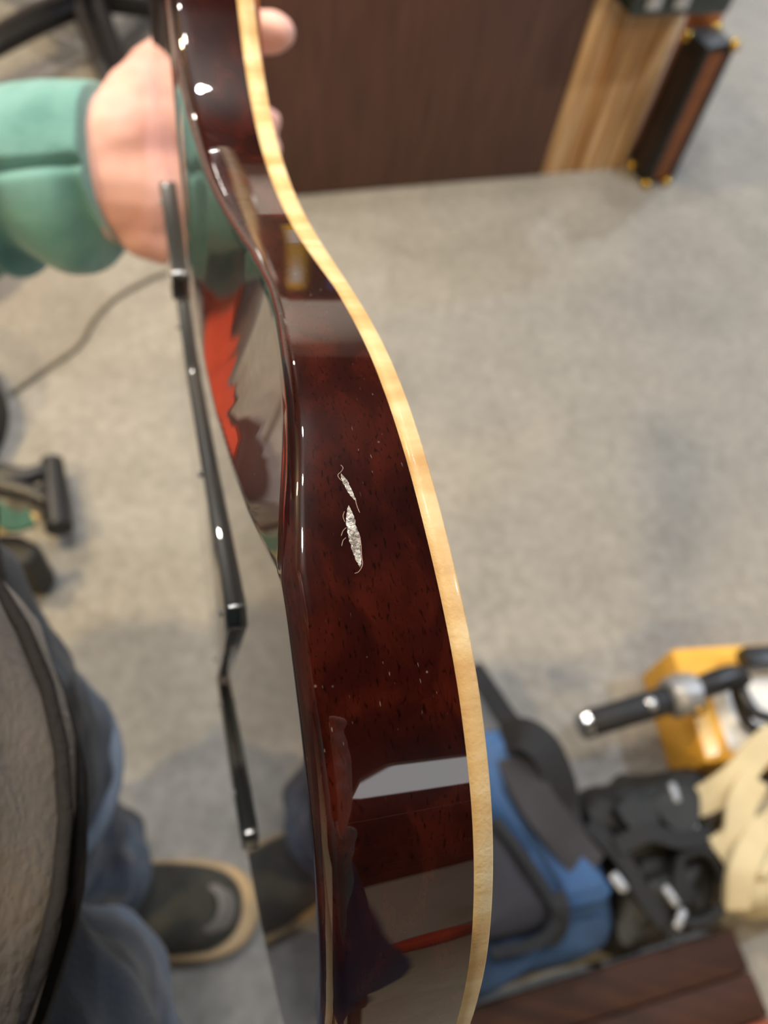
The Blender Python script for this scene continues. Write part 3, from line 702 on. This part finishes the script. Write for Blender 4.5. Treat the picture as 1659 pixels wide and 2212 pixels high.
for (a, b, zz) in ((wx-.004, .002, ht-.004), (wx-.02, -.002, .008), (.002, wy-.012, ht-.012), (0.0, wy-.014, .012), (.002, .002, .006), (wx, wy-.01, ht-.006)):
    bm = bmesh.new(); cc = k1 + ex*a + ey*b
    bmesh.ops.create_uvsphere(bm, u_segments=14, v_segments=10, radius=.0125, matrix=Matrix.Translation((cc.x, cc.y, zz)))
    from_bm('brass_corner', bm, brass, trunk)
# small tan leather roll behind the trunk
q = k1 + ex*.085 + ey*.125
tube('leather_roll', [(q.x, q.y, .0), (q.x, q.y, .005), (q.x+.004, q.y, .30), (q.x+.006, q.y, .34), (q.x+.006, q.y, .345)], [.030, .035, .036, .034, .02], mat('orange_tan_leather', '#b9713c', .4, col2='#a9622f', scale=12), None, 20)
tag(bpy.data.objects['leather_roll'], 'orange tan leather roll standing behind the black trunk', 'roll')

# ------------------------------------------------------------------ office chair base, top left
def chair_base(hub, ends, label):
    ch = empty('office_chair', (hub.x, hub.y, 0), label, 'chair')
    tube('hub', [(hub.x, hub.y, .07), (hub.x, hub.y, .075), (hub.x, hub.y, .13), (hub.x, hub.y, .135)], [.03, .042, .040, .03], black_plastic, ch, 24)
    tube('gas_column', [(hub.x, hub.y, .12), (hub.x, hub.y, .44)], .026, black_plastic, ch, 20)
    for e in ends:
        t = (e-hub); t.z = 0; t.normalize(); s = V3((-t.y, t.x, 0))
        tube('leg', [(hub.x, hub.y, .112), tuple(hub.lerp(e, .35) + V3((0, 0, .108))), tuple(hub.lerp(e, .8) + V3((0, 0, .088))), tuple(e + V3((0, 0, .076)))], [(.042, .026), (.040, .026), (.033, .020), (.026, .014)], black_plastic, ch, 16, n=24)
        cs = tube('caster', [tuple(e + s*.026 + V3((0, 0, .027))), tuple(e + s*.024 + V3((0, 0, .027))), tuple(e + s*.006 + V3((0, 0, .027))), tuple(e + s*.005 + V3((0, 0, .027)))], [.022, .027, .027, .02], black_plastic, ch, 24)
        tube('wheel', [tuple(e - s*.026 + V3((0, 0, .027))), tuple(e - s*.024 + V3((0, 0, .027))), tuple(e - s*.006 + V3((0, 0, .027))), tuple(e - s*.005 + V3((0, 0, .027)))], [.022, .027, .027, .02], black_plastic, cs, 24)
        tube('axle_stem', [tuple(e + V3((0, 0, .03))), tuple(e + V3((0, 0, .074)))], .008, black_plastic, cs, 10)
    # seat and back
    s_ = prism('seat', [(hub.x + .25*math.cos(a)*(1 if abs(math.cos(a)) < .8 else .96), hub.y + .25*math.sin(a)) for a in [2*math.pi*k/20 for k in range(20)]], .44, .51, black_nylon, ch, .03, 4, puff=.01)
    return ch
hub = at(188, 8, .10); hub.z = 0
ends = [at(-150, 170, .08), at(262, 215, .08), at(395, 30, .08), hub + V3((-.12, .36, 0)), hub + V3((-.40, .05, 0))]
for e in ends: e.z = 0
ends[3] = hub + V3((.05, .36, 0)); ends[4] = hub + V3((-.34, .14, 0))
chair_base(hub, ends, 'black office chair with star base at the far left behind the sleeve')

# black round stand base with triangular foot at the left edge
bs = V3((-.795, .625, 0))
st = empty('low_stool', tuple(bs), 'low black round stool with triangular foot, orange-red top added for reflections', 'stool')
tube('round_base', [(bs.x, bs.y, .0), (bs.x, bs.y, .003), (bs.x, bs.y, .10), (bs.x, bs.y, .12), (bs.x, bs.y, .125)], [.170, .178, .178, .165, .05], black_nylon, st, 40)
tube('added_orange_top', [(bs.x, bs.y, .120), (bs.x, bs.y, .126), (bs.x, bs.y, .140), (bs.x, bs.y, .150), (bs.x, bs.y, .153)], [.160, .166, .166, .14, .05], red_cloth, st, 48)  # top added to give the back cut its orange reflection
fa, fb, fc = at(62, 1030, .05), at(112, 995, .04), at(128, 1142, .04)
tube('foot_bar', [tuple(fb), tuple(fb.lerp(fc, .6)), tuple(fc)], [.016, .021, .020], black_plastic, st, 16)
tube('foot_arm', [tuple(at(-10, 1030, .045)), tuple(fa), tuple(fb.lerp(fc, .12))], [.020, .014, .012], black_plastic, st, 14)
tube('foot_arm', [tuple(at(-10, 1045, .045)), tuple(at(66, 1066, .045)), tuple(fb.lerp(fc, .72))], [.02, .014, .013], black_plastic, st, 14)
# black pouch with green band
pz = .10
pp = [at(-60, 1150, pz), at(40, 1150, pz), at(82, 1172, pz), at(84, 1192, pz), at(62, 1222, pz), at(-60, 1205, pz)]
pou = prism('black_pouch', [(p.x, p.y) for p in pp], .0, pz, black_nylon, None, .012, 3)
tag(pou, 'small black pouch at the left edge below a green strap', 'pouch')
gs = empty('green_strap', tuple(at(10, 1110, .13)), 'green fabric strap with tan edging curled over the black pouch', 'strap')
strap('band', [at(-60, 1070, .14), at(-5, 1108, .135), at(30, 1128, .13), at(70, 1118, .125)], .028, .006, mat('dark_green_webbing', '#2e5446', .8), gs)
tube('edging', [at(-60, 1128, .128), at(0, 1143, .124), at(40, 1140, .122), at(66, 1128, .120), at(74, 1114, .119)], [.006, .006, .006, .007, .007], mat('tan_piping', '#c9a765', .4), gs, 10, n=28)

# thin grey cable across the floor
tube('cable', [at(375, 585, .003), at(330, 600, .003), at(255, 640, .003), at(205, 690, .003), at(172, 745, .003), at(110, 790, .003), at(60, 824, .004), at(22, 850, .004)], .0042, cable_m, None, 8, n=60)
tag(bpy.data.objects['cable'], 'thin grey cable curving over the beige carpet below the sleeve', 'cable')

# ------------------------------------------------------------------ yellow box with folded stand
bz = .105
a_, b_ = at(1450, 1402, bz), at(1527, 1648, bz)
u_ = (b_-a_); u_.z = 0; ul = u_.length; u_.normalize(); v_ = V3((-u_.y, u_.x, 0))
yb = empty('yellow_box', tuple((a_ + u_*ul/2 + v_*.2).xy) + (0,), 'yellow cardboard carton with white paper label on the carpet', 'box')
ya = math.atan2(u_.y, u_.x); cc = a_ + u_*ul/2 + v_*.19
box('carton', (cc.x, cc.y, bz/2), (ul, .38, bz), yellow_card, yb, ya, .003)
lc = a_ + u_*(ul*.58) + v_*.215
box('label_sheet', (lc.x, lc.y, bz+.0008), (ul*.68, .36, .0012), paper, yb, ya)
tc_ = a_ + u_*(ul*.04) + v_*.30; box('tape', (tc_.x, tc_.y, bz+.0006), (.012, .13, .001), yellow_tape, yb, ya)
tc_ = a_ + u_*(ul*.60) + v_*.012; box('tape', (tc_.x, tc_.y, bz+.0006), (ul*.7, .02, .001), yellow_tape, yb, ya)
sd = empty('folded_stand', tuple(at(1450, 1520, .12)), 'black tubular folded stand lying across the yellow carton', 'stand')
zt = .135
tube('grip', [at(1258, 1568, zt), at(1264, 1566, zt), at(1440, 1512, zt+.004), at(1446, 1510, zt+.004)], [.013, .017, .018, .015], black_foam, sd, 24)
tube('end_cap', [at(1256, 1569, zt), at(1268, 1565, zt)], [.0165, .0185], chrome, sd, 24)
tube('collar', [at(1440, 1511, zt+.004), at(1446, 1510, zt+.004), at(1472, 1500, zt+.005), at(1498, 1496, zt+.005), at(1502, 1495, zt+.005)], [.017, .025, .027, .025, .017], steel_grey, sd, 24)
bm = bmesh.new(); bmesh.ops.create_uvsphere(bm, u_segments=14, v_segments=10, radius=.013, matrix=Matrix.Translation(at(1505, 1527, zt+.006)))
from_bm('clamp_knob', bm, brass, sd)
bm = bmesh.new(); bmesh.ops.create_uvsphere(bm, u_segments=14, v_segments=10, radius=.011, matrix=Matrix.Translation(at(1402, 1522, zt+.012)))
from_bm('chrome_button', bm, chrome, sd)
tube('tube', [at(1500, 1494, zt+.005), at(1540, 1475, zt+.01), at(1585, 1462, zt+.01), at(1600, 1478, zt+.005)], [.015, .016, .016, .015], black_plastic, sd, 20, n=20)
tube('arm', [at(1590, 1468, zt), at(1600, 1520, zt-.005), at(1618, 1566, zt-.010), at(1670, 1590, zt-.012), at(1710, 1608, zt-.012)], [.010, .009, .007, .006, .006], black_plastic, sd, 14, n=28)
tube('arm', [at(1590, 1470, zt), at(1625, 1535, zt+.004), at(1680, 1555, zt+.005), at(1715, 1568, zt+.005)], [.010, .008, .007, .006], black_plastic, sd, 14, n=28)
hb = at(1615, 1420, zt+.01); box('head_block', (hb.x+.045, hb.y+.014, zt), (.10, .030, .030), black_plastic, sd, math.atan2(v_.y, v_.x), .006)

# ------------------------------------------------------------------ backpack
def fp(pts, z): return [tuple(at(a, b, z).xy) for a, b in pts]
bp = empty('backpack', tuple(at(1180, 1880, 0)), 'blue and charcoal backpack lying flat beside the maple edge', 'backpack')
prism('main_body', fp([(1005,1590),(1045,1572),(1098,1566),(1150,1610),(1215,1700),(1285,1830),(1325,1930),(1318,2045),(1180,2095),(1030,2168),(960,2150),(960,1900),(985,1700)], .12), 0, .12, navy_nylon, bp, .03, 4, smooth_n=78, puff=.01, wr=.004, ws=14)
bl_ = prism('blue_panel', fp([(1030,1590),(1092,1574),(1118,1650),(1200,1780),(1312,1902),(1326,1930),(1296,1952),(1190,1962),(1128,1862),(1055,1740),(1030,1660)], .142), .10, .142, blue_nylon, bp, .014, 3, smooth_n=66, puff=.003, wr=.002)
strap('seam', [at(1090, 1700, .149), at(1150, 1810, .15), at(1205, 1900, .15), at(1230, 1950, .147)], .004, .003, navy_nylon, bl_)
prism('front_pocket', fp([(1035,1785),(1075,1778),(1120,1830),(1182,1925),(1196,1978),(1150,2012),(1060,2032),(1020,2030)], .150), .11, .150, grey_nylon, bp, .014, 3, smooth_n=48, puff=.004, wr=.002)
prism('lower_panel', fp([(1050,2040),(1110,2020),(1190,1990),(1308,1972),(1312,2042),(1180,2090),(1040,2150)], .128), .10, .128, navy_nylon, bp, .012, 3, smooth_n=49, puff=.003, wr=.003)
strap('pocket_trim', [at(1068, 1770, .155), at(1120, 1835, .158), at(1180, 1925, .157), at(1200, 1975, .154), at(1188, 2012, .15), at(1150, 2040, .146), at(1060, 2060, .142)], .012, .006, dark_web, bp)
strap('top_strap', [at(1020, 1440, .03), at(1055, 1492, .05), at(1090, 1545, .08), at(1125, 1590, .12)], .028, .006, dark_web, bp)
strap('shoulder_strap', [at(1092, 1598, .14), at(1130, 1588, .16), at(1175, 1620, .165), at(1205, 1690, .15), at(1212, 1745, .135), at(1225, 1800, .13)], .040, .012, dark_web, bp)
strap('shoulder_strap', [at(1110, 1640, .14), at(1150, 1720, .155), at(1200, 1790, .15), at(1245, 1845, .14), at(1275, 1880, .135)], .045, .012, grey_nylon, bp)
strap('side_strap', [at(1195, 1930, .155), at(1210, 1960, .158), at(1205, 2000, .15), at(1180, 2030, .14)], .020, .006, dark_web, bp)
bk = at(1335, 1905, .13); box('buckle', (bk.x, bk.y, .13), (.012, .020, .006), steel_grey, bp, .8, .002)
# black bag
bb = empty('black_bag', tuple(at(1420, 1850, 0)), 'slumped black nylon bag with straps between backpack and tan bag', 'bag')
prism('bag_body', fp([(1262,1732),(1303,1696),(1370,1672),(1440,1660),(1500,1655),(1550,1690),(1556,1770),(1540,1830),(1500,1850),(1420,1830),(1350,1880),(1316,1838),(1282,1788)], .10), 0, .10, black_nylon, bb, .03, 4, smooth_n=78, puff=.014, wr=.010, ws=24)
prism('front_section', fp([(1336,1910),(1352,1860),(1430,1820),(1530,1830),(1548,1890),(1550,1975),(1500,2010),(1420,2040),(1345,2045),(1332,1990)], .085), 0, .085, black_nylon, bb, .025, 4, smooth_n=60, puff=.010, wr=.009, ws=24)
rim = [at(1470, 1850, .10), at(1520, 1838, .105), at(1555, 1880, .10), at(1562, 1945, .095), at(1530, 1985, .09), at(1480, 1990, .09), at(1462, 1930, .098), at(1470, 1850, .10)]
tube('pocket_rim', rim, .007, dark_web, bb, 10, n=50)
strap('strap', [at(1330, 1830, .115), at(1400, 1800, .118), at(1470, 1815, .115), at(1540, 1800, .11)], .02, .005, dark_web, bb)
strap('strap', [at(1270, 1780, .11), at(1340, 1850, .11), at(1400, 1950, .10), at(1460, 2020, .09)], .02, .005, dark_web, bb)
for (a, b, rz) in ((1458, 1712, .3), (1338, 1906, .9), (1450, 1935, .7), (1500, 1780, .1), (1470, 1985, -.4)):
    q = at(a, b, .112); f_ = box('buckle', (q.x, q.y, .110), (.010, .024, .008), steel_grey, bb, rz, .003)
# tan canvas bag
tb_ = empty('tan_bag', tuple(at(1640, 1800, 0)), 'tan canvas bag with wide straps at the right edge', 'bag')
prism('bag_body', fp([(1592,1775),(1635,1728),(1700,1700),(1800,1685),(1810,1950),(1700,1958),(1605,1950),(1580,1900),(1578,1840)], .11), 0, .11, tan_canvas, tb_, .03, 4, smooth_n=63, puff=.012, wr=.010, ws=20)
strap('strap', [at(1492, 1738, .10), at(1530, 1722, .115), at(1590, 1680, .135), at(1640, 1620, .14), at(1700, 1570, .13)], .034, .007, tan_canvas, tb_)
strap('strap', [at(1548, 1840, .11), at(1590, 1810, .125), at(1600, 1740, .135), at(1630, 1680, .14)], .034, .007, tan_canvas, tb_)
strap('fold', [at(1590, 1960, .10), at(1600, 1880, .125), at(1640, 1800, .13), at(1700, 1760, .12)], .03, .010, tan_canvas, tb_)
# low wooden bench, bottom right
w1, w2 = at(1000, 2182, .05), at(1700, 1968, .05)
wu = (w2-w1); wu.z = 0; wl = wu.length; wu.normalize(); wv = V3((wu.y, -wu.x, 0)); wa = math.atan2(wu.y, wu.x)
be = empty('low_bench', tuple((w1 + wu*wl/2 + wv*.12).xy) + (0,), 'low dark wooden bench with red-brown front board, bottom right corner', 'bench')
for k, (d0, d1, m_, zz) in enumerate(((0, .045, bench_dark, .049), (.0465, .092, bench_dark, .05), (.094, .22, bench_red, .055))):
    q = w1 + wu*wl*.33 + wv*((d0+d1)/2); box('board', (q.x, q.y, zz-.011), (wl*.98, d1-d0, .022), m_, be, wa, .002)
for t in (-.05, .70):
    q = w1 + wu*wl*t + wv*.13; box('foot', (q.x, q.y, .0135), (.04, .22, .027), bench_dark, be, wa, .002)

# ------------------------------------------------------------------ unseen furniture, guessed and placed for its reflections in the lacquer
sh = empty('bookcase', (-.6, 4.2, 0), 'low red-brown wooden bookcase guessed for reflections against the far white wall', 'bookcase')  # guessed from the reddish shelf mirrored in the waist
for z in (.03, .50, 1.03): box('shelf', (-.6, 4.35, z), (2.4, .36, .05), shelf_wood, sh, 0, .003)
for x in (-1.78, -.6, .58): box('side', (x, 4.35, .53), (.05, .36, 1.0), shelf_wood, sh, 0, .003)
box('back_board', (-.6, 4.52, .53), (2.36, .02, 1.0), mat('dark_shelf_back', '#2a1510', .7), sh)
def binder(x, w, h, m, lab):
    r = empty('binder', (x, 4.3, .526), lab, 'binder', 'binders on the bookcase')
    box('cover', (x, 4.33, .526+h/2), (w, .22, h), m, r, 0, .006); box('spine_label', (x, 4.218, .526+h*.6), (w*.6, .004, h*.35), paper, r)
binder(-.95, .10, .38, yellow_plastic, 'yellow binder upright on the bookcase shelf'); binder(-.72, .09, .36, blue_plastic, 'blue binder beside the yellow one on the shelf')
binder(-1.2, .16, .40, grey_nylon, 'charcoal binder left of the yellow one on the shelf'); binder(-.38, .14, .34, brown_leather, 'brown binder right of the blue one on the shelf')

slat = empty('added_slat_wall', (1.0, -2.58, 1.9), 'dark brown slatted panel added on the rear wall for a dark reflection', 'wall panel')  # added to darken the upper rear wall as mirrored in the side
for k in range(9): box('slat', (1.0, -2.585, 1.23 + k*.155), (4.4, .03, .147), bench_dark, slat, 0, .004)
gbag = empty('added_gig_bag', (1.35, -2.45, 0), 'navy guitar gig bag added at the rear wall for a dark reflection', 'gig bag')  # added as a navy shape for the lower side to mirror
gpts = [(-.17, 0), (.17, 0), (.21, .14), (.19, .30), (.13, .40), (.17, .52), (.14, .62), (.07, .68), (.06, 1.12), (-.06, 1.12), (-.07, .68), (-.14, .62), (-.17, .52), (-.13, .40), (-.19, .30), (-.21, .14)]
gp = catmull([(a, b, 0) for a, b in gpts], 64, True); bm = bmesh.new(); rg = []
for dy, ins in ((0, .02), (.015, .004), (.04, 0), (.08, 0), (.105, .004), (.12, .03)):
    rg.append([bm.verts.new((1.35 + p.x*(1-ins*2), -2.57 + dy, max(.002, p.y*(1-ins*.4)+ins*.1))) for p in gp])
for i in range(5):
    for k in range(64): bm.faces.new((rg[i][k], rg[i][(k+1) % 64], rg[i+1][(k+1) % 64], rg[i+1][k]))
bm.faces.new(rg[0][::-1]); bm.faces.new(rg[-1]); from_bm('bag_shell', bm, navy_nylon, gbag)
strap('carry_handle', [(1.29, -2.45, .66), (1.30, -2.41, .69), (1.40, -2.41, .69), (1.41, -2.45, .66)], .03, .008, dark_web, gbag)
rt = empty('side_table', (2.35, -2.0, 0), 'small dark brown side table standing near the rear wall', 'table')
box('table_top', (2.35, -2.0, .48), (.7, .5, .03), bench_dark, rt, .3, .004)
for sx, sy in ((-1, -1), (1, -1), (1, 1), (-1, 1)):
    q = Matrix.Rotation(.3, 3, 'Z') @ V3((sx*.31, sy*.21, 0)); box('leg', (2.35+q.x, -2.0+q.y, .2325), (.04, .04, .465), bench_dark, rt, .3, .003)
ob = prism('added_orange_cushion', [(1.62 + .16*math.cos(a), -2.15 + .16*math.sin(a)) for a in [k*math.pi/12 for k in range(24)]], 0, .14, red_cloth, None, .05, 4, puff=.02)  # unseen, added for an orange spot in the lower side
tag(ob, 'round orange cushion added beside the gig bag for an orange reflection', 'cushion')
sofa = empty('daybed', (-2.3, 1.9, 0), 'low orange-red daybed added along the left wall for a red reflection', 'daybed')  # added so the rounded back edge mirrors red
box('base', (-2.3, 1.9, .15), (.80, 2.3, .22), red_cloth, sofa, 0, .03, 3)
for y in (1.33, 2.47): box('seat_cushion', (-2.3, y, .325), (.78, 1.12, .13), red_cloth, sofa, 0, .04, 3)
for x in (-2.6, -2.0):
    for y in (.9, 2.9): box('foot', (x, y, .02), (.06, .06, .04), black_plastic, sofa, 0, .004)
ob2 = prism('added_orange_bag', [(-.945 + .155*math.cos(a)*(1+.05*math.sin(3*a)), 1.005 + .15*math.sin(a)) for a in [k*math.pi/16 for k in range(32)]], 0, .36, red_cloth, None, .10, 6, puff=.04, wr=.012, ws=9)  # unseen bag added for orange in the back cut's reflection
tag(ob2, 'slumped orange-red cloth bag added left of the sleeve for an orange reflection', 'bag')
hc = empty('added_high_back_chair', (.12, -.66, 0), 'navy high-back chair added behind the photographer for a dark reflection', 'chair')  # added behind the lens to darken the lower side's reflection
box('seat', (.12, -.78, .44), (.50, .46, .09), navy_nylon, hc, 0, .03, 3)
prism_back = [(-.13, .50), (-.13, .95), (-.09, 1.10), (.0, 1.17), (.12, 1.19), (.24, 1.17), (.33, 1.10), (.37, .95), (.38, .75), (.36, .50)]
bm = bmesh.new(); bpp = catmull([(a, b, 0) for a, b in prism_back], 60, True); rg = []
for dy, ins in ((-.035, .06), (-.028, .02), (-.012, .0), (.012, 0), (.028, .02), (.035, .06)):
    rg.append([bm.verts.new((.12 + (p.x-.12)*(1-ins), -.555 + dy, .82 + (p.y-.82)*(1-ins))) for p in bpp])
for i in range(5):
    for k in range(len(bpp)): bm.faces.new((rg[i][k], rg[i][(k+1) % len(bpp)], rg[i+1][(k+1) % len(bpp)], rg[i+1][k]))
bm.faces.new(rg[0][::-1]); bm.faces.new(rg[-1]); from_bm('backrest', bm, navy_nylon, hc)
for sx in (-.09, .33):
    box('leg', (sx, -.59, .21), (.035, .035, .42), bench_dark, hc, 0, .004); box('leg', (sx, -.97, .21), (.035, .035, .42), bench_dark, hc, 0, .004)
    box('back_post', (sx, -.555, .47), (.03, .025, .12), bench_dark, hc, 0, .003)
